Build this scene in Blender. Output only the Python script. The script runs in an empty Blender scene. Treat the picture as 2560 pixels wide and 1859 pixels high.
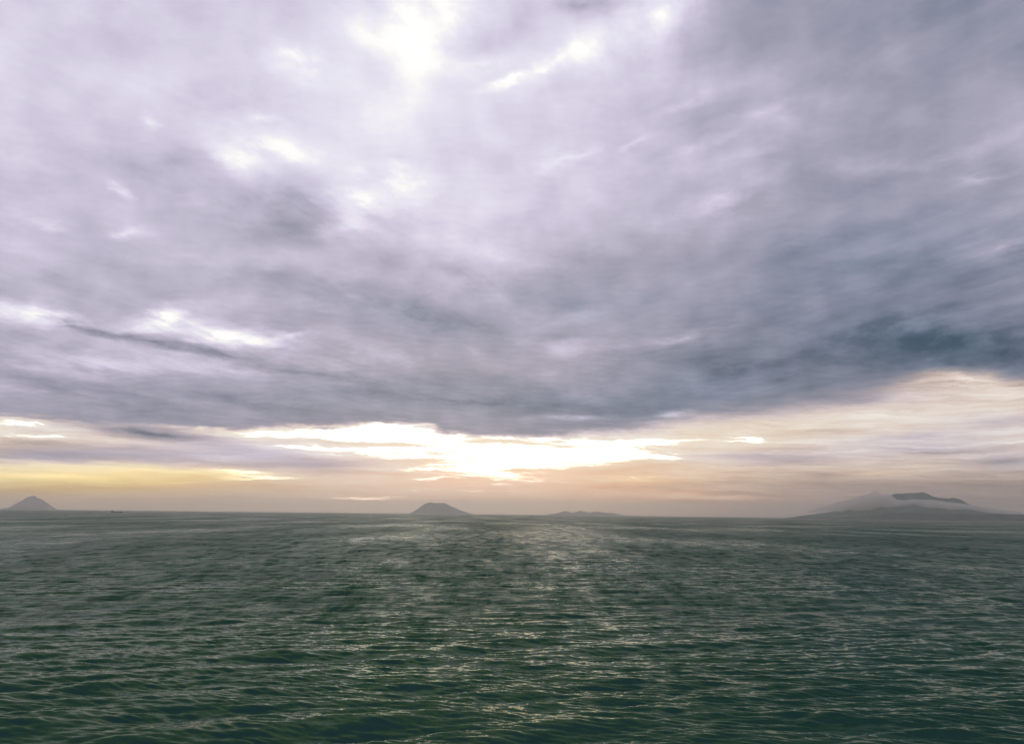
import bpy, math, random
import numpy as np

# ------------------------------------------------------------------ camera
scene = bpy.context.scene
R = math.radians
CAM_H = 10.0
cam_data = bpy.data.cameras.new('camera')
cam_data.sensor_width = 36.0
cam_data.lens = 18.0 / math.tan(R(32.0))
cam_data.clip_start = 0.1
cam_data.clip_end = 400000.0
cam = bpy.data.objects.new('camera', cam_data)
scene.collection.objects.link(cam)
import mathutils
cam.matrix_world = (mathutils.Matrix.Translation((0, 0, CAM_H)) @
                    mathutils.Matrix.Rotation(R(90 + 9.83), 4, 'X') @
                    mathutils.Matrix.Rotation(R(0.62), 4, 'Z'))
scene.camera = cam

# ------------------------------------------------------------------ exposure
scene.view_settings.view_transform = 'Standard'
scene.view_settings.look = 'None'
scene.view_settings.exposure = 0.0
scene.view_settings.gamma = 1.0
scene.view_settings.use_curve_mapping = False
scene.cycles.max_bounces = 6
scene.cycles.sample_clamp_indirect = 3.0
scene.cycles.volume_bounces = 2
scene.cycles.use_denoising = True
scene.cycles.adaptive_threshold = 0.008

# ------------------------------------------------------------------ sun
SUN_AZ, SUN_EL = -4.0, 6.5          # hidden behind the deck, above the bright gap
sun_data = bpy.data.lights.new('sun', 'SUN')
sun_data.energy = 0.05
sun_data.angle = R(50.0)
sun_data.color = (1.0, 0.74, 0.52)
sun = bpy.data.objects.new('sun', sun_data)
scene.collection.objects.link(sun)
sd = mathutils.Vector((math.sin(R(SUN_AZ)) * math.cos(R(SUN_EL)), math.cos(R(SUN_AZ)) * math.cos(R(SUN_EL)), math.sin(R(SUN_EL))))
sun.rotation_euler = sd.to_track_quat('Z', 'Y').to_euler()
sun.location = sd * 100

# ------------------------------------------------------------------ world: clear sky behind a broken cloud deck
# sky tables in degrees: azimuth from +Y, elevation
DECK_PATCHES = [
    (-7.0, 32.81, 2.25, 2.87, -4.3, 0.29),
    (-10.99, 31.67, 2.37, 1.07, 11.7, 0.19),
    (-16.3, 29.98, 2.04, 1.09, 7.6, 0.23),
    (-29.04, 29.18, 6.04, 1.97, 13.7, 0.04),
    (-2.69, 30.61, 3.33, 0.61, -2.5, 0.17),
    (5.81, 31.36, 1.96, 1.33, 27.3, 0.19),
    (10.63, 32.94, 2.4, 1.51, 15.8, 0.26),
    (3.39, 30.65, 2.6, 0.78, 22.2, 0.14),
    (0.67, 29.56, 1.78, 0.33, 16.7, 0.2),
    (-8.61, 28.34, 3.26, 2.74, 4.0, 0.07),
    (-17.19, 23.57, 3.55, 0.91, 3.2, 0.25),
    (-19.8, 22.47, 1.2, 0.88, 7.7, 0.16),
    (-9.91, 21.49, 3.16, 1.43, 11.2, 0.33),
    (-8.39, 22.97, 2.17, 0.93, -5.6, 0.13),
    (-12.79, 19.47, 1.69, 0.58, 14.0, 0.13),
    (-27.11, 19.71, 0.65, 0.3, -11.1, 0.13),
    (-31.42, 17.35, 1.3, 0.4, 5.0, 0.2),
    (-25.95, 17.49, 1.0, 0.35, 4.4, 0.13),
    (-25.45, 24.0, 0.55, 0.38, 10.5, 0.12),
    (-18.99, 25.96, 0.71, 0.34, 8.2, 0.1),
    (-22.42, 19.44, 3.01, 0.64, -4.1, 0.07),
    (-15.11, 21.15, 2.75, 0.79, -1.9, -0.1),
    (-16.62, 19.12, 3.82, 1.43, 17.3, -0.1),
    (-23.86, 21.61, 3.29, 1.35, 14.0, -0.09),
    (-20.91, 26.4, 3.73, 1.45, 9.1, -0.07),
    (-19.63, 30.42, 4.68, 0.93, 9.2, -0.06),
    (-8.44, 24.22, 1.61, 0.42, 3.6, -0.1),
    (-0.9, 32.82, 2.3, 1.66, 0.8, -0.09),
    (9.98, 30.61, 7.01, 3.44, 4.2, 0.09),
    (4.61, 33.84, 1.68, 0.56, -1.8, -0.13),
    (-30.47, 20.99, 2.9, 1.18, 3.3, -0.06),
    (12.82, 27.65, 3.29, 0.37, 18.3, 0.07),
    (17.83, 26.57, 2.93, 0.41, 9.5, 0.07),
    (19.42, 25.76, 1.59, 0.62, 1.8, 0.07),
    (13.29, 24.59, 3.0, 0.29, 19.5, 0.07),
    (14.85, 21.16, 3.75, 0.46, 21.5, 0.09),
    (16.6, 23.71, 1.61, 0.47, 8.2, 0.07),
    (28.95, 22.14, 4.06, 0.34, 4.1, 0.09),
    (23.65, 22.42, 1.74, 0.45, -0.4, 0.1),
    (30.88, 20.79, 2.41, 0.19, -2.2, 0.07),
    (3.39, 24.32, 2.61, 0.43, 18.9, 0.09),
    (7.67, 24.98, 1.72, 0.21, 15.4, 0.07),
    (-30.4, 11.64, 2.59, 0.53, 3.9, 0.39),
    (-23.87, 12.29, 1.95, 0.56, 20.6, 0.39),
    (-22.07, 11.88, 2.23, 0.57, 5.3, 0.2),
    (-20.04, 11.45, 2.79, 0.53, 0.5, 0.46),
    (-17.7, 11.05, 2.34, 0.53, -1.1, 0.19),
    (-15.11, 11.89, 1.21, 0.27, 9.7, 0.23),
    (11.42, 6.87, 0.92, 0.19, -0.8, 0.43),
    (4.24, 6.6, 3.63, 0.17, 1.1, 0.17),
    (7.85, 6.21, 4.41, 0.33, 2.7, -0.07),
    (-28.4, 11.34, 2.24, 0.25, -8.9, -0.19),
    (-25.36, 10.79, 3.06, 0.28, -8.5, -0.19),
    (-19.69, 10.1, 3.56, 0.39, -10.5, -0.2),
    (-13.36, 9.28, 3.77, 0.24, -5.4, -0.14),
    (-7.75, 13.66, 5.64, 0.89, -10.4, -0.14),
    (-16.39, 15.43, 6.94, 0.93, -1.1, -0.07),
    (-4.41, 16.41, 4.31, 0.77, -9.8, -0.1),
    (-29.13, 7.36, 4.16, 0.53, -9.9, -0.14),
    (-2.8, 7.74, 8.45, 0.47, -3.0, -0.16),
    (-19.52, 7.6, 6.55, 0.68, 0.1, -0.07),
    (-7.93, 10.75, 7.27, 1.11, -2.9, 0.06),
    (-27.51, 8.99, 5.85, 0.85, 1.9, 0.19),
    (-18.62, 9.25, 5.12, 0.58, -2.6, 0.09),
    (-1.25, 17.86, 5.81, 1.1, -8.6, 0.07),
    (5.69, 14.55, 5.13, 1.11, 2.1, -0.09),
    (3.98, 16.5, 3.17, 0.55, -0.6, -0.06),
    (3.97, 11.73, 1.7, 0.5, 11.5, 0.1),
    (11.54, 12.07, 1.64, 0.27, 12.1, 0.13),
    (7.36, 11.53, 3.08, 0.36, 7.0, 0.07),
    (3.12, 12.4, 2.85, 0.33, -3.0, -0.09),
    (15.78, 9.62, 4.47, 1.08, 8.2, -0.09),
    (21.6, 17.94, 3.76, 0.57, 8.2, -0.09),
    (27.19, 10.91, 5.89, 1.35, -7.0, -0.22),
    (30.85, 9.97, 2.75, 0.72, -14.2, -0.12),
    (27.28, 15.52, 5.49, 1.0, 3.8, -0.07),
    (31.79, 16.12, 1.26, 0.52, 4.7, 0.1),
]
LOW_PATCHES = [
    (27.61, 4.09, 3.73, 0.17, 0.8, -0.15),
    (21.43, 5.52, 3.4, 0.16, 1.7, -0.11),
    (-30.29, 3.88, 2.93, 0.14, 1.8, -0.15),
    (-24.78, 3.79, 4.39, 0.18, 1.3, -0.11),
    (-19.21, 2.94, 3.48, 0.16, 1.7, -0.12),
    (13.74, 4.0, 3.94, 0.16, -1.4, -0.1),
    (-25.27, 1.38, 3.63, 0.12, 1.3, -0.07),
    (-7.72, 4.61, 4.67, 0.16, 0.2, -0.3),
    (-0.51, 4.95, 6.15, 0.17, -1.4, -0.28),
    (-12.34, 4.77, 3.75, 0.16, 0.6, -0.25),
    (3.96, 4.6, 4.72, 0.19, -1.7, -0.2),
    (-4.39, 4.12, 4.44, 0.17, -0.1, -0.2),
    (-23.94, 4.85, 4.72, 0.35, -3.7, -0.53),
    (-29.98, 5.01, 3.61, 0.29, -1.0, 0.28),
    (-30.75, 4.33, 3.54, 0.17, 1.0, 0.17),
    (-26.42, 4.27, 3.61, 0.2, 0.6, 0.06),
    (-28.74, 3.18, 5.6, 0.44, 1.3, -0.12),
    (-17.77, 3.98, 3.05, 0.32, 1.9, -0.07),
    (-29.06, 2.03, 7.45, 0.58, 1.8, 0.53),
    (-21.13, 2.44, 5.34, 0.26, -0.5, 0.25),
    (-3.57, 4.52, 13.37, 1.99, -1.1, 0.1),
    (-24.61, 1.72, 4.6, 0.1, 0.4, 0.1),
    (-26.34, 0.81, 4.23, 0.17, 1.1, 0.16),
    (-17.15, 2.13, 2.03, 0.11, 1.3, 0.1),
    (-19.24, 3.41, 2.24, 0.16, 0.8, 0.12),
    (-11.01, 5.13, 7.03, 0.87, 1.6, 0.21),
    (-1.34, 4.5, 8.38, 1.16, -2.3, 0.23),
    (5.63, 4.42, 6.08, 0.66, -3.8, 0.14),
    (-7.77, 5.91, 2.48, 0.25, 1.4, 0.15),
    (-12.52, 3.06, 4.52, 0.59, -0.7, -0.2),
    (-17.22, 3.34, 4.08, 0.42, 1.7, -0.07),
    (-7.14, 3.66, 1.92, 0.16, -0.9, -0.11),
    (-9.57, 2.93, 2.71, 0.11, -0.9, 0.12),
    (-6.0, 2.37, 2.2, 0.11, -0.1, 0.11),
    (-10.83, 0.94, 4.01, 0.19, 0.8, 0.16),
    (-15.59, 1.66, 5.15, 0.32, 1.1, -0.05),
    (7.81, 3.13, 4.64, 0.38, 4.2, -0.17),
    (8.76, 2.48, 2.44, 0.24, -0.8, 0.17),
    (12.88, 1.32, 6.29, 0.19, -1.7, 0.16),
    (9.97, 1.97, 4.03, 0.27, 0.3, -0.04),
    (16.14, 5.23, 1.42, 0.27, -0.9, 0.2),
    (11.37, 4.96, 3.22, 0.14, -0.4, 0.1),
    (18.37, 3.69, 3.75, 0.32, -2.7, -0.12),
    (20.8, 2.71, 1.21, 0.18, -0.4, -0.12),
    (23.9, 2.84, 1.39, 0.08, 1.6, 0.12),
    (23.75, 4.18, 2.56, 0.15, -3.3, 0.1),
    (26.56, 5.06, 4.5, 0.2, 4.8, -0.07),
    (30.75, 3.36, 1.45, 0.28, 3.3, -0.2),
    (31.66, 4.53, 1.82, 0.12, 0.3, 0.07),
    (23.15, 6.19, 5.95, 0.46, 4.5, 0.06),
    (29.45, 8.5, 2.59, 0.49, -15.4, 0.16),
    (23.23, 7.47, 3.58, 0.46, 1.8, -0.1),
    (30.93, 5.63, 2.48, 0.24, 0.8, -0.09),
    (-3.3, 0.87, 0.44, 0.11, 0.7, -0.09),
    (-26.21, 0.52, 0.4, 0.15, 0.9, -0.06),
    (20.46, 0.79, 0.29, 0.08, 0.4, -0.06),
    (-29.61, 1.18, 3.36, 0.12, 1.4, -0.06),
    (-5.7, 1.47, 5.49, 0.33, 0.8, 0.04),
]
YELLOW_PATCHES = [
    (-28.84, 1.97, 8.97, 1.45, 1.8, 1.84),
    (-20.64, 2.33, 5.36, 0.62, 1.5, 0.57),
    (8.76, 2.43, 2.98, 0.38, 0.2, 0.46),
    (23.9, 2.84, 2.09, 0.2, -0.6, 0.46),
    (-0.49, 3.68, 7.25, 0.83, 0.6, 0.34),
    (20.64, 4.44, 6.84, 1.56, -1.0, 0.12),
]
PINK_PATCHES = [
    (-0.75, 2.16, 15.53, 2.06, 0.6, 1.15),
    (-25.21, 0.71, 6.8, 0.25, 1.0, 0.92),
    (12.88, 1.26, 6.55, 0.37, -1.7, 0.92),
    (-10.3, 0.95, 4.82, 0.32, 0.8, 0.81),
    (4.79, 1.39, 6.87, 0.82, 0.5, 0.46),
]
BLUE_PATCHES = [
    (27.63, 10.75, 5.39, 1.49, -9.2, 1.15),
    (0.59, 7.59, 14.66, 1.12, -1.5, 0.75),
    (5.69, 14.55, 7.41, 1.66, -0.9, 0.4),
    (-8.03, 13.51, 7.04, 1.11, -9.4, 0.34),
    (14.43, 9.12, 5.85, 1.62, 6.4, 0.57),
    (-15.1, 21.1, 2.75, 1.05, -1.9, 0.14),
    (24.97, 16.29, 7.15, 3.04, 3.9, 0.4),
]
GREY_PATCHES = [
    (27.18, 4.3, 5.75, 0.59, 0.7, 0.69),
    (15.57, 3.98, 5.69, 0.48, -0.5, 0.57),
    (-28.74, 3.23, 9.03, 0.83, 2.5, 1.15),
    (-23.94, 4.9, 5.19, 0.41, -3.7, 1.03),
    (-17.25, 3.87, 6.63, 0.95, 1.8, 0.92),
    (-29.52, 4.72, 5.34, 0.73, 1.1, 0.34),
    (9.51, 6.48, 5.46, 0.69, 2.5, 0.92),
    (1.16, 5.97, 6.45, 0.61, -2.5, 0.92),
    (31.16, 3.36, 2.24, 0.52, -1.3, 0.81),
    (-13.05, 3.05, 6.08, 0.75, 1.3, 0.69),
    (18.37, 3.69, 5.01, 0.42, -0.6, 0.34),
    (30.95, 5.87, 3.1, 0.48, -2.8, 0.57),
    (26.56, 5.06, 5.84, 0.5, 2.6, 0.57),
    (23.23, 7.47, 4.77, 0.62, 1.8, 0.57),
]
DECK_EDGE = [(-37.73, 4.96), (-32.08, 5.3), (-27.28, 5.22), (-19.37, 5.37), (-10.5, 5.91), (-5.83, 5.98), (-4.43, 5.42), (2.01, 5.37), (7.3, 5.83), (11.14, 6.46), (17.5, 7.04), (23.12, 7.73), (25.88, 8.61), (27.96, 9.1), (30.13, 8.94), (32.38, 8.29), (36.95, 7.57)]
EDGE_SOFT = [(-32.06, 0.36), (-5.01, 0.39), (2.0, 0.5), (8.96, 0.95), (16.96, 1.26), (24.33, 1.12), (28.83, 0.62), (32.17, 0.84)]
DECK_LEFT = [(4.94, 0.6), (7.89, 0.67), (10.36, 0.71), (13.55, 0.73), (16.46, 0.77), (20.05, 0.78), (23.54, 0.83), (26.92, 0.86), (30.17, 0.84), (50.0, 0.64), (90.0, 0.6)]
DECK_MID = [(5.3, 0.55), (8.36, 0.57), (9.76, 0.62), (11.99, 0.66), (15.6, 0.69), (18.89, 0.77), (22.92, 0.85), (26.82, 0.88), (30.56, 0.88), (34.13, 0.87), (50.0, 0.64), (90.0, 0.6)]
DECK_RIGHT = [(5.77, 0.52), (9.22, 0.48), (10.96, 0.52), (14.16, 0.54), (17.08, 0.57), (20.68, 0.63), (24.19, 0.65), (27.58, 0.63), (30.84, 0.6), (50.0, 0.64), (90.0, 0.6)]
LOW_LEFT = [(-0.17, 0.75), (0.79, 0.79), (1.4, 0.82), (2.49, 0.86), (3.22, 0.78), (4.2, 0.83), (5.19, 0.9)]
LOW_MID = [(-0.05, 0.88), (0.63, 0.9), (1.44, 0.92), (2.54, 0.95), (3.64, 0.95), (5.02, 0.93), (6.13, 0.9)]
LOW_RIGHT = [(0.0, 0.52), (0.87, 0.56), (1.84, 0.61), (3.06, 0.76), (4.29, 0.83), (6.01, 0.86), (7.25, 0.82), (9.22, 0.68)]


world = bpy.data.worlds.new('World')
scene.world = world
world.use_nodes = True
wt = world.node_tree
wt.nodes.clear()


class Net:
    """Tiny helper for building node trees."""
    def __init__(self, tree):
        self.t = tree
        self.axes = {}

    def node(self, kind, **props):
        n = self.t.nodes.new(kind)
        for k, v in props.items():
            setattr(n, k, v)
        return n

    def plug(self, sock, v):
        if hasattr(v, 'is_output'):
            self.t.links.new(v, sock)
        else:
            sock.default_value = v

    def math(self, op, a, b=None, c=None, clamp=False):
        n = self.node('ShaderNodeMath', operation=op, use_clamp=clamp)
        self.plug(n.inputs[0], a)
        if b is not None:
            self.plug(n.inputs[1], b)
        if c is not None:
            self.plug(n.inputs[2], c)
        return n.outputs[0]

    def vmath(self, op, a, b=None):
        n = self.node('ShaderNodeVectorMath', operation=op)
        self.plug(n.inputs[0], a)
        if b is not None:
            self.plug(n.inputs[1], b)
        return n.outputs['Value'] if op in ('DOT_PRODUCT', 'LENGTH') else n.outputs[0]

    def xyz(self, x, y, z=0.0):
        n = self.node('ShaderNodeCombineXYZ')
        for s, v in zip(n.inputs, (x, y, z)):
            self.plug(s, v)
        return n.outputs[0]

    def mapping(self, v, loc=(0, 0, 0), rot=0.0, scale=(1, 1, 1), kind='TEXTURE'):
        n = self.node('ShaderNodeMapping', vector_type=kind)
        self.plug(n.inputs['Vector'], v)
        n.inputs['Location'].default_value = loc
        n.inputs['Rotation'].default_value = (0, 0, rot)
        n.inputs['Scale'].default_value = scale
        return n.outputs[0]

    def noise(self, v, scale=1.0, detail=4.0, rough=0.5, dim='2D', color=False, dist=0.0):
        n = self.node('ShaderNodeTexNoise', noise_dimensions=dim)
        self.plug(n.inputs['Vector'], v)
        n.inputs['Scale'].default_value = scale
        n.inputs['Detail'].default_value = detail
        n.inputs['Roughness'].default_value = rough
        n.inputs['Distortion'].default_value = dist
        return n.outputs['Color'] if color else n.outputs['Fac']

    def smooth(self, x, lo, hi, a=0.0, b=1.0):
        n = self.node('ShaderNodeMapRange', interpolation_type='SMOOTHSTEP')
        for s, v in zip(n.inputs[:5], (x, lo, hi, a, b)):
            self.plug(s, v)
        return n.outputs[0]

    def curve(self, x, pts, ymax=1.0):
        """Value as a smooth function of x through pts."""
        x0, x1 = pts[0][0], pts[-1][0]
        fac = self.math('DIVIDE', self.math('SUBTRACT', x, x0), x1 - x0, clamp=True)
        n = self.node('ShaderNodeFloatCurve')
        c = n.mapping.curves[0]
        while len(c.points) < len(pts):
            c.points.new(0.5, 0.5)
        for p, (px, py) in zip(c.points, pts):
            p.location = ((px - x0) / (x1 - x0), py / ymax)
        n.mapping.update()
        self.plug(n.inputs['Value'], fac)
        return self.math('MULTIPLY', n.outputs[0], ymax)

    def ramp(self, x, stops):
        n = self.node('ShaderNodeValToRGB')
        e = n.color_ramp.elements
        while len(e) < len(stops):
            e.new(0.5)
        for el, (pos, rgb) in zip(e, stops):
            el.position = pos
            el.color = tuple(lin(c) for c in rgb) + (1.0,)
        self.plug(n.inputs[0], x)
        return n.outputs[0]

    def mixf(self, f, a, b):
        n = self.node('ShaderNodeMix', data_type='FLOAT')
        self.plug(n.inputs[0], f)
        self.plug(n.inputs[2], a)
        self.plug(n.inputs[3], b)
        return n.outputs[0]

    def mixc(self, f, a, b, mode='MIX'):
        n = self.node('ShaderNodeMix', data_type='RGBA', blend_type=mode)
        self.plug(n.inputs[0], f)
        self.plug(n.inputs[6], a)
        self.plug(n.inputs[7], b)
        return n.outputs[2]

    def patches(self, v, table, start=0.0):
        """Sum of soft elliptical cloud patches."""
        acc = start
        for (az, el, rx, ry, ang, amp) in table:
            g = self.node('ShaderNodeTexGradient', gradient_type='QUADRATIC_SPHERE')
            m = g.texture_mapping
            m.vector_type = 'TEXTURE'
            m.translation = (az, el, 0)
            m.rotation = (0, 0, R(ang))
            m.scale = (rx * 2.2, ry * 2.2, 1)
            self.plug(g.inputs[0], v)
            acc = self.math('MULTIPLY_ADD', g.outputs['Fac'], amp, acc)
        return acc


def lin(c):
    c /= 255.0
    return c / 12.92 if c <= 0.04045 else ((c + 0.055) / 1.055) ** 2.4


def build_sky():
    n = Net(wt)
    tc = n.node('ShaderNodeTexCoord')
    sep = n.node('ShaderNodeSeparateXYZ')
    n.plug(sep.inputs[0], tc.outputs['Generated'])
    x, y, z = sep.outputs
    az = n.math('MULTIPLY', n.math('ARCTAN2', x, y), 180 / math.pi)
    el = n.math('MULTIPLY', n.math('ARCSINE', z), 180 / math.pi)
    zc = n.math('ADD', n.math('MAXIMUM', z, 0.0), 0.13)
    plane = n.xyz(n.math('DIVIDE', x, zc), n.math('DIVIDE', y, zc))     # cloud deck seen from below
    ang = n.xyz(az, el)
    # warp so that every edge is ragged
    wn = n.noise(n.mapping(plane, scale=(1.0, 1.0, 1), kind='POINT'), 3.0, 6, 0.64, color=True)
    wv = n.vmath('SUBTRACT', wn, (0.5, 0.5, 0.5))
    wamp = n.smooth(el, 2.0, 22.0, 0.9, 5.0)
    wv = n.vmath('MULTIPLY', wv, n.xyz(n.math('MULTIPLY', wamp, 1.6), n.math('MULTIPLY', wamp, 0.55)))
    p = n.mapping(n.vmath('ADD', ang, wv), kind='POINT')
    # streaks: two anisotropic fields in the deck plane, blown along different headings
    sB = n.noise(n.mapping(plane, (7, 3, 0), R(33.0), (0.13, 1.2, 1)), 1.0, 5, 0.55)
    sB2 = n.noise(n.mapping(plane, (4, 9, 0), R(-38.0), (0.5, 2.2, 1)), 1.0, 5, 0.6, dist=0.6)
    side = n.smooth(az, -6.0, 14.0)
    streak = n.math('SUBTRACT', n.mixf(side, sB2, sB), 0.5)
    streak = n.math('MULTIPLY', streak, n.smooth(n.noise(plane, 0.9, 2, 0.5), 0.35, 0.65, 0.35, 1.25))
    lump = n.math('SUBTRACT', n.noise(plane, 2.2, 6, 0.58), 0.5)
    fine = n.math('SUBTRACT', n.noise(plane, 9.0, 4, 0.6), 0.5)
    right = n.smooth(az, -3.0, 28.0)
    left = n.smooth(az, 1.0, -26.0)

    def three(tl, tm, tr):
        v = n.mixf(right, n.curve(el, tm), n.curve(el, tr))
        return n.mixf(left, v, n.curve(el, tl))

    torn = n.noise(n.mapping(plane, (2, 5, 0), R(-20.0), (0.7, 1.3, 1)), 5.0, 5, 0.62)
    deck = n.math('MULTIPLY_ADD', n.patches(p, DECK_PATCHES), n.smooth(torn, 0.3, 0.7, 0.5, 1.35), three(DECK_LEFT, DECK_MID, DECK_RIGHT))
    deck = n.math('MULTIPLY_ADD', streak, 0.21, deck)
    deck = n.math('MULTIPLY_ADD', lump, 0.28, deck)
    deck = n.math('MULTIPLY_ADD', fine, 0.12, deck)
    deck = n.math('SUBTRACT', deck, n.math('MULTIPLY', n.math('MAXIMUM', n.math('SUBTRACT', deck, 0.88), 0.0), 0.25))
    bands = n.noise(n.mapping(p, (3, 1, 0), R(-0.8), (9.0, 0.55, 1)), 1.0, 6, 0.6, dist=0.2)
    wisps = n.noise(n.mapping(p, (8, 4, 0), R(-1.0), (2.8, 0.16, 1)), 1.0, 5, 0.68, dist=0.3)
    low = n.math('MULTIPLY_ADD', n.patches(p, LOW_PATCHES), n.smooth(n.math('MULTIPLY_ADD', bands, 0.4, n.math('MULTIPLY', wisps, 0.6)), 0.34, 0.66, 0.7, 1.25), three(LOW_LEFT, LOW_MID, LOW_RIGHT))
    low = n.math('MULTIPLY_ADD', n.math('SUBTRACT', wisps, 0.5), n.smooth(el, 0.2, 1.5, 0.08, 0.22), low)
    bands = n.math('SUBTRACT', bands, 0.5)
    low = n.math('MULTIPLY_ADD', bands, n.smooth(el, 0.3, 3.0, 0.06, 0.34), low)
    # deck edge
    ex = n.smooth(n.math('SUBTRACT', n.math('ADD', n.vmath('DOT_PRODUCT', p, (0, 1, 0)), n.math('MULTIPLY_ADD', bands, 1.2, n.math('MULTIPLY', fine, 0.7))),
                         n.curve(az, DECK_EDGE, 12.0)),
                  n.math('MULTIPLY', n.curve(az, EDGE_SOFT, 3.0), -1.0), n.curve(az, EDGE_SOFT, 3.0))
    cool = [(0.0, (40, 56, 72)), (0.23, (58, 80, 98)), (0.32, (92, 105, 124)), (0.42, (134, 139, 159)), (0.51, (169, 166, 186)),
            (0.62, (211, 204, 226)), (0.71, (236, 233, 247)), (0.77, (255, 254, 252)), (1.0, (255, 255, 255))]
    warm = [(0.0, (70, 70, 66)), (0.31, (106, 102, 94)), (0.385, (140, 131, 117)), (0.46, (174, 150, 130)), (0.54, (207, 181, 155)),
            (0.63, (241, 219, 190)), (0.715, (252, 240, 220)), (0.77, (255, 249, 234)), (1.0, (255, 245, 220))]
    lum = n.mixf(ex, low, deck)
    fac = n.math('DIVIDE', lum, 1.3, clamp=True)
    ccol = n.ramp(fac, cool)
    wcol = n.ramp(fac, warm)
    blue = n.math('MINIMUM', n.patches(p, BLUE_PATCHES), 1.0)
    ccol = n.mixc(n.math('MULTIPLY', blue, 0.9), ccol, n.mixc(1.0, ccol, (0.80, 1.02, 1.10, 1), 'MULTIPLY'))
    yel = n.math('MINIMUM', n.patches(p, YELLOW_PATCHES), 1.0)
    wcol = n.mixc(yel, wcol, n.mixc(1.0, wcol, (1.16, 0.95, 0.42, 1), 'MULTIPLY'))
    pink = n.math('MINIMUM', n.patches(p, PINK_PATCHES), 1.0)
    wcol = n.mixc(pink, wcol, n.mixc(1.0, wcol, (1.20, 0.91, 0.78, 1), 'MULTIPLY'))
    grey = n.math('MINIMUM', n.patches(p, GREY_PATCHES), 1.0)
    warmth = n.math('MULTIPLY', n.math('SUBTRACT', 1.0, ex), n.math('SUBTRACT', 1.0, n.math('MULTIPLY', grey, 0.92)))
    warmth = n.math('MULTIPLY', warmth, n.smooth(az, 8.0, 24.0, 1.0, 0.72))
    colour = n.mixc(warmth, ccol, wcol)
    # the thin places are far brighter than white paper
    boost = n.math('MULTIPLY_ADD', n.math('MAXIMUM', n.math('SUBTRACT', lum, 0.98), 0.0), n.mixf(n.math('MAXIMUM', ex, yel), 24.0, 1.0), 1.0)
    colour = n.mixc(1.0, colour, n.xyz(boost, boost, boost), 'MULTIPLY')

    clouds = n.node('ShaderNodeBackground')
    n.plug(clouds.inputs[0], colour)
    clouds.inputs[1].default_value = 1.0
    sky = n.node('ShaderNodeTexSky', sky_type='NISHITA', sun_disc=False, sun_elevation=R(SUN_EL), sun_rotation=R(SUN_AZ), dust_density=3.0)
    clear = n.node('ShaderNodeBackground')
    n.plug(clear.inputs[0], sky.outputs[0])
    clear.inputs[1].default_value = 0.05
    mix = n.node('ShaderNodeMixShader')
    mix.inputs[0].default_value = 0.98          # cloud cover
    wt.links.new(clear.outputs[0], mix.inputs[1])
    wt.links.new(clouds.outputs[0], mix.inputs[2])
    out = n.node('ShaderNodeOutputWorld')
    wt.links.new(mix.outputs[0], out.inputs[0])


build_sky()
world.cycles.sampling_method = 'MANUAL'
world.cycles.sample_map_resolution = 512

# ------------------------------------------------------------------ helpers for meshes and materials
COL = scene.collection


def grid_mesh(name, verts, nu, nv, wrap_v=False):
    """Quad grid with nu rows of nv vertices, built without python loops."""
    mesh = bpy.data.meshes.new(name)
    i = np.arange(nu - 1)[:, None] * nv
    j = np.arange(nv if wrap_v else nv - 1)[None, :]
    j2 = (j + 1) % nv
    quads = np.stack([i + j, i + j2, i + nv + j2, i + nv + j], axis=-1).reshape(-1, 4).astype(np.int32)
    mesh.vertices.add(len(verts))
    mesh.vertices.foreach_set('co', np.ascontiguousarray(verts, dtype=np.float32).ravel())
    mesh.loops.add(quads.size)
    mesh.loops.foreach_set('vertex_index', quads.ravel())
    mesh.polygons.add(len(quads))
    mesh.polygons.foreach_set('loop_start', np.arange(0, quads.size, 4, dtype=np.int32))
    mesh.polygons.foreach_set('use_smooth', np.ones(len(quads), dtype=bool))
    mesh.update(calc_edges=True)
    return mesh


def link(name, mesh, material, parent=None):
    o = bpy.data.objects.new(name, mesh)
    COL.objects.link(o)
    if material is not None:
        mesh.materials.append(material)
    if parent is not None:
        o.parent = parent
    return o


def tag(o, label=None, category=None, kind=None, group=None):
    for k, v in (('label', label), ('category', category), ('kind', kind), ('group', group)):
        if v:
            o[k] = v
    return o


def principled(name):
    m = bpy.data.materials.new(name)
    m.use_nodes = True
    m.node_tree.nodes.clear()
    n = Net(m.node_tree)
    b = n.node('ShaderNodeBsdfPrincipled')
    out = n.node('ShaderNodeOutputMaterial')
    m.node_tree.links.new(b.outputs[0], out.inputs['Surface'])
    return m, n, b


# ------------------------------------------------------------------ sea
rng = np.random.default_rng(11)


def wave_tile(size, res, lam_max, lam_min, slope, spread, heading):
    """Periodic patch of wind waves: height, choppy offsets; rms slope given."""
    k1 = 2 * np.pi * np.fft.fftfreq(res, size / res)
    kx, ky = np.meshgrid(k1, k1, indexing='ij')
    k = np.hypot(kx, ky)
    k[0, 0] = 1e9
    lam = 2 * np.pi / k
    band = (lam <= lam_max) & (lam >= lam_min)
    c = (kx * math.cos(heading) + ky * math.sin(heading)) / k
    amp = np.where(band, k ** -2.0 * (np.abs(c) ** spread + 0.03), 0.0)
    amp *= np.clip((lam_max / lam - 1) * 1.5 + 0.25, 0, 1)
    h = amp * (rng.standard_normal((res, res)) + 1j * rng.standard_normal((res, res)))
    sx = np.fft.ifft2(1j * kx * h).real
    sy = np.fft.ifft2(1j * ky * h).real
    g = slope / math.sqrt((sx ** 2 + sy ** 2).mean())
    z = np.fft.ifft2(h).real * g
    dx = np.fft.ifft2(-1j * kx / k * h).real * g
    dy = np.fft.ifft2(-1j * ky / k * h).real * g
    return z.astype(np.float32), dx.astype(np.float32), dy.astype(np.float32), size


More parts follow.
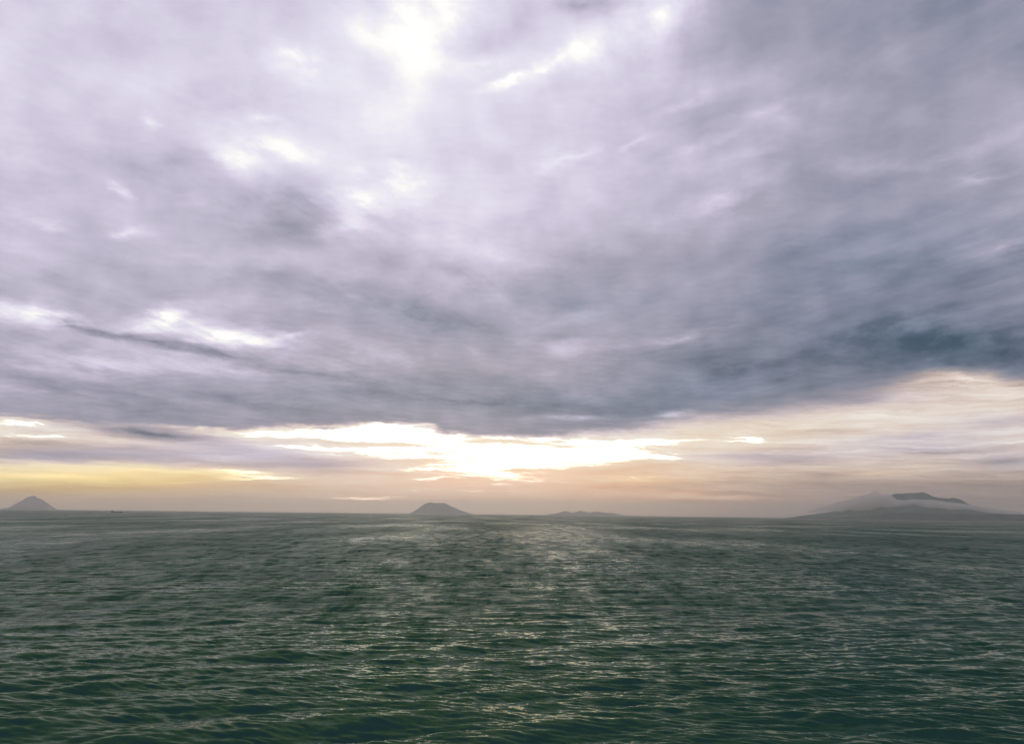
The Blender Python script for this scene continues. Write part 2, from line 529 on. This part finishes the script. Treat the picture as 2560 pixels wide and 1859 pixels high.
def sample_tile(tile, x, y):
    z, dx, dy, size = tile
    n = z.shape[0]
    u = (x / size * n) % n
    v = (y / size * n) % n
    i = u.astype(np.int32) % n
    j = v.astype(np.int32) % n
    fu = (u - np.floor(u)).astype(np.float32)
    fv = (v - np.floor(v)).astype(np.float32)
    i2, j2 = (i + 1) % n, (j + 1) % n
    return [a[i, j] * (1 - fu) * (1 - fv) + a[i2, j] * fu * (1 - fv) + a[i, j2] * (1 - fu) * fv + a[i2, j2] * fu * fv
            for a in (z, dx, dy)]


def build_sea():
    # bands of waves: (tile size, resolution, longest, shortest, rms slope, directional spread, heading)
    D = R(-97.0)
    bands = [(173.0, 512, 12.0, 3.0, 0.075, 3.0, D + 0.35),
             (61.0, 512, 3.0, 1.0, 0.115, 3.5, D + 0.20),
             (23.0, 512, 1.0, 0.35, 0.145, 5.0, D - 0.16),
             (8.3, 512, 0.35, 0.14, 0.060, 6.0, D + 0.05)]
    # polar sheet centred below the viewer: fine towards the open bay, coarse elsewhere
    fine = np.arange(-44.0, 44.001, 0.066)
    coarse = np.arange(48.0, 312.1, 4.0)
    az = np.radians(np.concatenate([fine, coarse]))
    th = np.concatenate([np.radians(np.arange(60.0, 20.0, -1.0)), np.radians(np.arange(20.0, 12.0, -0.04)),
                         np.radians(np.arange(12.0, 5.0, -0.026)), np.radians(np.arange(5.0, 0.25, -0.013)),
                         np.radians(np.geomspace(0.25, 0.0305, 30))])
    r = CAM_H / np.tan(th)
    nr, na = len(r), len(az)
    X = r[:, None] * np.sin(az)[None, :]
    Y = r[:, None] * np.cos(az)[None, :]
    step_r = np.gradient(r)
    step_a = np.concatenate([np.full(len(fine), R(0.066)), np.full(len(coarse), R(4.0))])
    spacing = np.maximum(step_r[:, None] * 0.8, r[:, None] * step_a[None, :]).astype(np.float32)
    Z = np.zeros_like(X, dtype=np.float32)
    DX = np.zeros_like(Z)
    DY = np.zeros_like(Z)
    lost = np.zeros_like(Z)
    for (size, res, lmax, lmin, slope, spread, head) in bands:
        tile = wave_tile(size, res, lmax, lmin, slope, spread, head)
        lmid = math.sqrt(lmax * lmin)
        keep = np.clip((lmid / spacing - 1.2) / 1.6, 0, 1)
        z, dx, dy = sample_tile(tile, X.astype(np.float32), Y.astype(np.float32))
        Z += z * keep
        DX += dx * keep
        DY += dy * keep
        lost += slope ** 2 * (1 - keep ** 2)
    chop = 0.75
    co = np.stack([X + DX * chop, Y + DY * chop, Z], axis=-1).reshape(-1, 3)
    mesh = grid_mesh('sea', co, nr, na, wrap_v=True)
    at = mesh.attributes.new('unresolved_slope', 'FLOAT', 'POINT')
    at.data.foreach_set('value', np.sqrt(lost).ravel().astype(np.float32))

    m, n, b = principled('sea_water')
    att = n.node('ShaderNodeAttribute', attribute_name='unresolved_slope')
    geo = n.node('ShaderNodeNewGeometry')
    pos = geo.outputs['Position']
    s = att.outputs['Fac']
    # wind patches: areas where the ripples are stronger or weaker
    gust = n.noise(n.mapping(pos, scale=(1 / 7.0, 1 / 24.0, 1), kind='POINT'), 1.0, 4, 0.6)
    gust2 = n.noise(n.mapping(pos, scale=(1 / 60.0, 1 / 260.0, 1), kind='POINT'), 1.0, 4, 0.55)
    gust = n.math('MULTIPLY', n.smooth(gust, 0.3, 0.7, 0.72, 1.28), n.smooth(gust2, 0.3, 0.7, 0.6, 1.45))
    # ripples and wave groups too small for the mesh tilt the normal
    rip = n.noise(n.mapping(pos, scale=(0.55, 1.6, 1), kind='POINT'), 5.0, 3, 0.6, color=True)
    grp = n.noise(n.mapping(pos, scale=(1 / 3.5, 1 / 14.0, 1), kind='POINT'), 1.0, 5, 0.75, color=True)

    def tilt(col, amp):
        v = n.vmath('MULTIPLY', n.vmath('SUBTRACT', col, (0.5, 0.5, 0.5)), (0.6, 1, 0))
        sc = n.node('ShaderNodeVectorMath', operation='SCALE')
        n.plug(sc.inputs[0], v)
        n.plug(sc.inputs['Scale'], n.math('MULTIPLY', amp, gust))
        return sc.outputs[0]

    nrm = n.vmath('ADD', geo.outputs['Normal'], tilt(rip, n.math('MULTIPLY_ADD', s, 0.3, 0.025)))
    nrm = n.vmath('NORMALIZE', n.vmath('ADD', nrm, tilt(grp, n.math('MULTIPLY', s, 6.0))))
    rough = n.math('MAXIMUM', n.math('SQRT', n.math('MULTIPLY', n.math('MULTIPLY', s, gust), n.math('MULTIPLY_ADD', s, 2.8, 0.02))), 0.02)
    # surface reflection over the green light scattered back out of the water
    m.node_tree.nodes.remove(b)
    gl = n.node('ShaderNodeBsdfMetallic', fresnel_type='F82', distribution='GGX')
    gl.inputs['Base Color'].default_value = (0.020, 0.022, 0.021, 1)
    gl.inputs['Edge Tint'].default_value = (0.47, 0.51, 0.40, 1)
    n.plug(gl.inputs['Roughness'], rough)
    n.plug(gl.inputs['Normal'], nrm)
    body = n.node('ShaderNodeBsdfDiffuse')
    body.inputs[0].default_value = (0.013, 0.058, 0.050, 1)
    n.plug(body.inputs['Normal'], nrm)
    add = n.node('ShaderNodeAddShader')
    m.node_tree.links.new(gl.outputs[0], add.inputs[0])
    m.node_tree.links.new(body.outputs[0], add.inputs[1])
    out = [q for q in m.node_tree.nodes if q.type == 'OUTPUT_MATERIAL'][0]
    m.node_tree.links.new(add.outputs[0], out.inputs['Surface'])
    sea = link('sea', mesh, m)
    tag(sea, 'dark green rippled sea reaching to the horizon', kind='structure')


build_sea()

# ------------------------------------------------------------------ islands
def value_noise(x, y, seed, octaves=5):
    """Smooth fractal noise in numpy, about -1..1."""
    g = np.random.default_rng(seed)
    total = np.zeros_like(x)
    a, f = 1.0, 1.0
    for _ in range(octaves):
        tab = g.uniform(-1, 1, (64, 64))
        u, v = x * f, y * f
        i, j = np.floor(u).astype(int), np.floor(v).astype(int)
        fu, fv = u - i, v - j
        fu, fv = fu * fu * (3 - 2 * fu), fv * fv * (3 - 2 * fv)
        q = lambda a_, b_: tab[a_ % 64, b_ % 64]
        total += a * ((q(i, j) * (1 - fu) + q(i + 1, j) * fu) * (1 - fv) + (q(i, j + 1) * (1 - fu) + q(i + 1, j + 1) * fu) * fv)
        a *= 0.5
        f *= 2.03
    return total


def forest_material(name, rgb):
    m, n, b = principled(name)
    geo = n.node('ShaderNodeNewGeometry')
    f = n.noise(geo.outputs['Position'], 0.012, 6, 0.65, dim='3D')
    c = n.ramp(f, [(0.25, [q * 0.7 for q in rgb]), (0.5, rgb), (0.75, [q * 1.25 for q in rgb])])
    n.plug(b.inputs['Base Color'], c)
    b.inputs['Roughness'].default_value = 0.95
    b.inputs['Specular IOR Level'].default_value = 0.1
    return m


FOREST = forest_material('forest_slopes', (72, 108, 98))
DARK_FOREST = forest_material('lowland_forest', (44, 76, 70))


def island(name, label, azimuth, distance, profile, depth, seed, rough, material, skew=0.0):
    """profile: (metres to the right of the centre, height in metres) along the skyline."""
    px = np.array([p[0] for p in profile], float)
    ph = np.array([p[1] for p in profile], float)
    nx, ny = 220, 90
    x = np.linspace(px[0], px[-1], nx)
    y = np.linspace(-1, 1, ny)
    X, Yn = np.meshgrid(x, y, indexing='ij')
    ridge = np.interp(x, px, ph)
    ker = np.hanning(7)
    ridge = np.convolve(np.pad(ridge, 3, mode='edge'), ker / ker.sum(), 'valid')[:, None]
    wob = value_noise(X / 500.0, Yn * 2, seed, 4)
    yy = np.clip(np.abs(Yn + 0.12 * wob), 0, 1)
    fall = np.clip(1 - yy ** 1.15, 0, 1)                 # slopes down to the shore on both sides
    gully = np.abs(value_noise(X / (0.10 * (px[-1] - px[0])) + 5, Yn * 2.5 + 3, seed + 1, 5))
    fine = value_noise(X / 50.0, Yn * depth / 50.0, seed + 2, 4)
    Z = ridge * fall * (1 - rough * gully * (1 - fall * 0.75)) + fine * 0.012 * ph.max() * np.clip(ridge / ph.max() * 4, 0, 1)
    Z = np.where(yy >= 0.999, -8.0, Z - 3.0)
    co = np.stack([X, Yn * depth, Z], axis=-1).reshape(-1, 3)
    o = link(name, grid_mesh(name, co, nx, ny), material)
    o.location = (distance * math.sin(R(azimuth)), distance * math.cos(R(azimuth)), 0)
    o.rotation_euler = (0, 0, R(-azimuth))
    tag(o, label, kind='structure')
    return o


# skyline tables: metres to the right of the island's middle, height in metres
CONE = (-30.12, 17500.0, [(-857, 0), (-617, 9), (-435, 17), (-330, 24), (-244, 77), (-138, 162), (-31, 231), (38, 252), (95, 265), (146, 231), (235, 171), (325, 107), (415, 48), (473, 0)])
TRUNCATED = (-4.84, 15000.0, [(-557, 0), (-422, 81), (-308, 172), (-233, 205), (-172, 227), (-122, 198), (-43, 201), (57, 205), (129, 187), (222, 138), (345, 84), (467, 40), (611, 0)])
LOW = (5.19, 16000.0, [(-774, 0), (-682, 26), (-528, 45), (-413, 90), (-321, 70), (-245, 51), (-122, 94), (-15, 78), (84, 59), (191, 86), (290, 70), (442, 55), (495, 56), (624, 39), (722, 9), (798, 7), (1024, 5), (1776, 0)])
MOUNTAIN = (27.32, 8000.0, [(-1265, 0), (-1194, 12), (-1141, 25), (-968, 55), (-832, 82), (-632, 137), (-469, 180), (-389, 219), (-341, 242), (-263, 238), (-200, 258), (-122, 242), (-30, 203), (61, 184), (121, 191), (210, 168), (269, 129), (385, 102), (528, 74), (724, 51), (1127, 23), (1508, 0)])
FOOTHILLS = (27.32, 6900.0, [(-1060, 0), (-1015, 8), (-939, 17), (-865, 10), (-689, 17), (-545, 27), (-405, 42), (-229, 59), (-132, 51), (-53, 45), (130, 54), (257, 47), (382, 56), (528, 54), (858, 40), (1301, 0)])
CLOUD_AZ = 25.10
CLOUD_BANK = (7500.0, [(-743, 70, 33), (-614, 106, 44), (-503, 135, 55), (-425, 157, 62), (-301, 190, 70), (-164, 227, 77), (-83, 209, 84), (-15, 172, 88), (44, 157, 88), (117, 172, 88), (190, 161, 88), (276, 157, 88), (376, 139, 84), (488, 124, 81), (571, 110, 66), (707, 88, 48), (867, 70, 33), (1024, 51, 26)])

island('volcanic_island', 'hazy pointed volcano island at the far left of the horizon', *CONE, 620, 3, 0.35, FOREST)
island('truncated_island', 'flat-topped volcano island near the middle of the horizon', *TRUNCATED, 520, 8, 0.35, FOREST)
island('low_island', 'low bumpy island right of the flat-topped volcano', *LOW, 450, 15, 0.3, FOREST)
island('mountain_island', 'tall mountain on the right with its summit above a cloud bank', *MOUNTAIN, 1050, 21, 0.45, FOREST)
island('foothill_island', 'low dark wooded foothills along the shore below the mountain', *FOOTHILLS, 440, 31, 0.35, DARK_FOREST)


# ------------------------------------------------------------------ ships
def paint(name, rgb, rough=0.55):
    m, n, b = principled(name)
    geo = n.node('ShaderNodeNewGeometry')
    f = n.noise(geo.outputs['Position'], 0.8, 5, 0.65, dim='3D')
    n.plug(b.inputs['Base Color'], n.ramp(f, [(0.3, [q * 0.75 for q in rgb]), (0.7, rgb)]))
    b.inputs['Roughness'].default_value = rough
    return m


HULL = paint('hull_paint', (38, 34, 32))
HOUSE = paint('deckhouse_paint', (150, 148, 140))
STEEL = paint('deck_steel', (70, 60, 52))
GLASS = paint('dark_glass', (20, 24, 28), 0.1)


def solid(name, sections, material, parent):
    """Loft: list of equal-length rings of points, capped at both ends."""
    k = len(sections[0])
    verts = [v for s in sections for v in s]
    faces = []
    for a in range(len(sections) - 1):
        for c in range(k):
            d = (c + 1) % k
            faces.append((a * k + c, a * k + d, (a + 1) * k + d, (a + 1) * k + c))
    faces.append(tuple(range(k - 1, -1, -1)))
    faces.append(tuple((len(sections) - 1) * k + c for c in range(k)))
    mesh = bpy.data.meshes.new(name)
    mesh.from_pydata(verts, [], faces)
    mesh.update()
    return link(name, mesh, material, parent)


def block(name, x0, x1, y0, y1, z0, z1, material, parent, rake=0.0, inset=0.0):
    lo = [(x0, y0, z0), (x1, y0, z0), (x1, y1, z0), (x0, y1, z0)]
    hi = [(x0 + rake + inset, y0 + inset, z1), (x1 + rake - inset, y0 + inset, z1), (x1 + rake - inset, y1 - inset, z1), (x0 + rake + inset, y1 - inset, z1)]
    return solid(name, [lo, hi], material, parent)


def tube(name, a, b, r0, r1, material, parent, k=8):
    a, b = mathutils.Vector(a), mathutils.Vector(b)
    q = (b - a).to_track_quat('Z', 'Y')
    ring = lambda c, r: [tuple(c + q @ mathutils.Vector((r * math.cos(t * 2 * math.pi / k), r * math.sin(t * 2 * math.pi / k), 0))) for t in range(k)]
    return solid(name, [ring(a, r0), ring(b, r1)], material, parent)


def hull(name, length, beam, sheer, material, parent, draft=2.0, stations=18):
    secs = []
    for i in range(stations + 1):
        t = i / stations
        x = (t - 0.5) * length
        w = beam / 2 * min(1.0, (1 - max(0.0, (t - 0.72) / 0.28) ** 2.2) + 0.03) * (0.86 + 0.14 * min(1.0, t / 0.12))
        top = sheer(t)
        rake = max(0.0, (t - 0.8) / 0.2) * 0.045 * length
        secs.append([(x, -w * 0.8, -draft), (x + rake * 0.3, -w * 0.95, 0.4), (x + rake, -w, top), (x + rake, w, top), (x + rake * 0.3, w * 0.95, 0.4), (x, w * 0.8, -draft)])
    return solid(name, secs, material, parent)


def empty(name, loc, rz):
    e = bpy.data.objects.new(name, None)
    COL.objects.link(e)
    e.location = loc
    e.rotation_euler = (0, 0, rz)
    return e


def cargo_ship(azimuth, distance, size):
    e = empty('cargo_ship', (distance * math.sin(R(azimuth)), distance * math.cos(R(azimuth)), 0), R(-azimuth) + R(4))
    e.scale = (size, size, size)
    tag(e, 'small cargo ship on the horizon, deckhouse at its left end and dark raised bow', 'ship')
    hull('hull', 76, 13, lambda t: 3.4 + (3.6 if t > 0.80 else 0.0) + (1.6 if t < 0.16 else 0.0), HULL, e)
    for k in range(3):
        x = -14 + k * 13.5
        block('hatch_cover', x, x + 11.5, -4.6, 4.6, 3.4, 5.0, STEEL, e, inset=0.3)
    d = block('deckhouse', -34, -24, -5.6, 5.6, 4.9, 11.0, HOUSE, e)
    for k in range(4):
        block('window', -32.4 + k * 2.1, -31.3 + k * 2.1, -5.68, -5.5, 8.6, 9.6, GLASS, d)
    w = block('bridge', -31.5, -24.5, -6.4, 6.4, 11.0, 14.2, HOUSE, e, inset=0.2)
    block('window_band', -31.0, -24.9, -6.46, 6.46, 12.4, 13.5, GLASS, w)
    tube('funnel', (-32.5, 0, 11.0), (-33.2, 0, 17.0), 1.7, 1.4, HULL, e, 12)
    m = tube('mast', (-28, 0, 14.2), (-28.3, 0, 23.5), 0.45, 0.2, STEEL, e)
    tube('crossbar', (-28.2, -2.4, 20.0), (-28.2, 2.4, 20.0), 0.16, 0.16, STEEL, m)
    tube('foremast', (30.5, 0, 7.0), (30.5, 0, 13.0), 0.35, 0.18, STEEL, e)


def small_boat(azimuth, distance):
    e = empty('small_boat', (distance * math.sin(R(azimuth)), distance * math.cos(R(azimuth)), 0), R(-azimuth) + R(184))
    tag(e, 'tiny dark boat on the horizon just left of the low bumpy island', 'boat')
    hull('hull', 13, 3.4, lambda t: 1.3 + 0.9 * t * t, HULL, e, draft=0.6)
    c = block('cabin', -3.6, 0.6, -1.2, 1.2, 1.2, 3.3, STEEL, e, inset=0.12)
    block('window_band', -3.5, 0.45, -1.18, 1.18, 2.3, 2.9, GLASS, c)
    tube('mast', (-1.5, 0, 3.3), (-1.5, 0, 5.6), 0.08, 0.05, STEEL, e)


cargo_ship(-25.33, 3400.0, 0.49)
small_boat(1.50, 3600.0)

# ------------------------------------------------------------------ haze and the cloud bank on the mountain
def volume(name, rgb, density, g):
    m = bpy.data.materials.new(name)
    m.use_nodes = True
    m.node_tree.nodes.clear()
    n = Net(m.node_tree)
    v = n.node('ShaderNodeVolumePrincipled')
    v.inputs['Color'].default_value = rgb + (1.0,)
    v.inputs['Density'].default_value = density
    v.inputs['Anisotropy'].default_value = g
    out = n.node('ShaderNodeOutputMaterial')
    m.node_tree.links.new(v.outputs[0], out.inputs['Volume'])
    return m


def box_mesh(name, x0, x1, y0, y1, z0, z1):
    mesh = bpy.data.meshes.new(name)
    v = [(x, y, z) for z in (z0, z1) for y in (y0, y1) for x in (x0, x1)]
    mesh.from_pydata(v, [], [(0, 2, 3, 1), (4, 5, 7, 6), (0, 1, 5, 4), (2, 6, 7, 3), (0, 4, 6, 2), (1, 3, 7, 5)])
    mesh.update()
    return mesh


air = link('haze', box_mesh('haze', -20000, 20000, -20000, 20000, -30, 275), volume('sea_haze', (0.99, 0.95, 0.86), 8.5e-5, 0.72))
tag(air, 'even pale haze over the whole sea', kind='stuff')


def cloud_bank():
    """Lumpy closed roll of cloud lying against the mountainside."""
    d, table = CLOUD_BANK
    xs = np.array([q[0] for q in table])
    top = np.array([q[1] for q in table])
    low = np.array([q[2] for q in table])
    n, k = 90, 28
    x = np.linspace(xs[0], xs[-1], n)
    zt, zb = np.interp(x, xs, top), np.interp(x, xs, low)
    ends = np.sqrt(np.clip(1 - np.abs(np.linspace(-1, 1, n)) ** 6, 0.0, 1))[:, None]
    a = np.linspace(0, 2 * np.pi, k, endpoint=False)[None, :]
    mid, half = ((zt + zb) / 2)[:, None], ((zt - zb) / 2)[:, None]
    lump = 1 + 0.22 * value_noise(x[:, None] / 64.0 + 0 * a, np.cos(a) * 1.5 + np.sin(a) * 0.7 + 3, 5, 4)
    Z = mid + half * np.sin(a) * ends * lump
    Y = 230.0 * np.cos(a) * ends * lump
    X = np.repeat(x[:, None], k, axis=1) + 16 * value_noise(x[:, None] / 48.0 + 9 + 0 * a, a + 2, 6, 3)
    verts = [tuple(v) for v in np.stack([X, Y, Z], axis=-1).reshape(-1, 3)]
    secs = [verts[i * k:(i + 1) * k] for i in range(n)]
    o = solid('cloud_bank', secs, volume('bank_cloud', (0.985, 0.94, 0.85), 0.0075, 0.35), None)
    az = CLOUD_AZ
    o.location = (d * math.sin(R(az)), d * math.cos(R(az)), 0)
    o.rotation_euler = (0, 0, R(-az))
    tag(o, 'pale cloud bank hanging across the mountainside below its summit', kind='stuff')


cloud_bank()
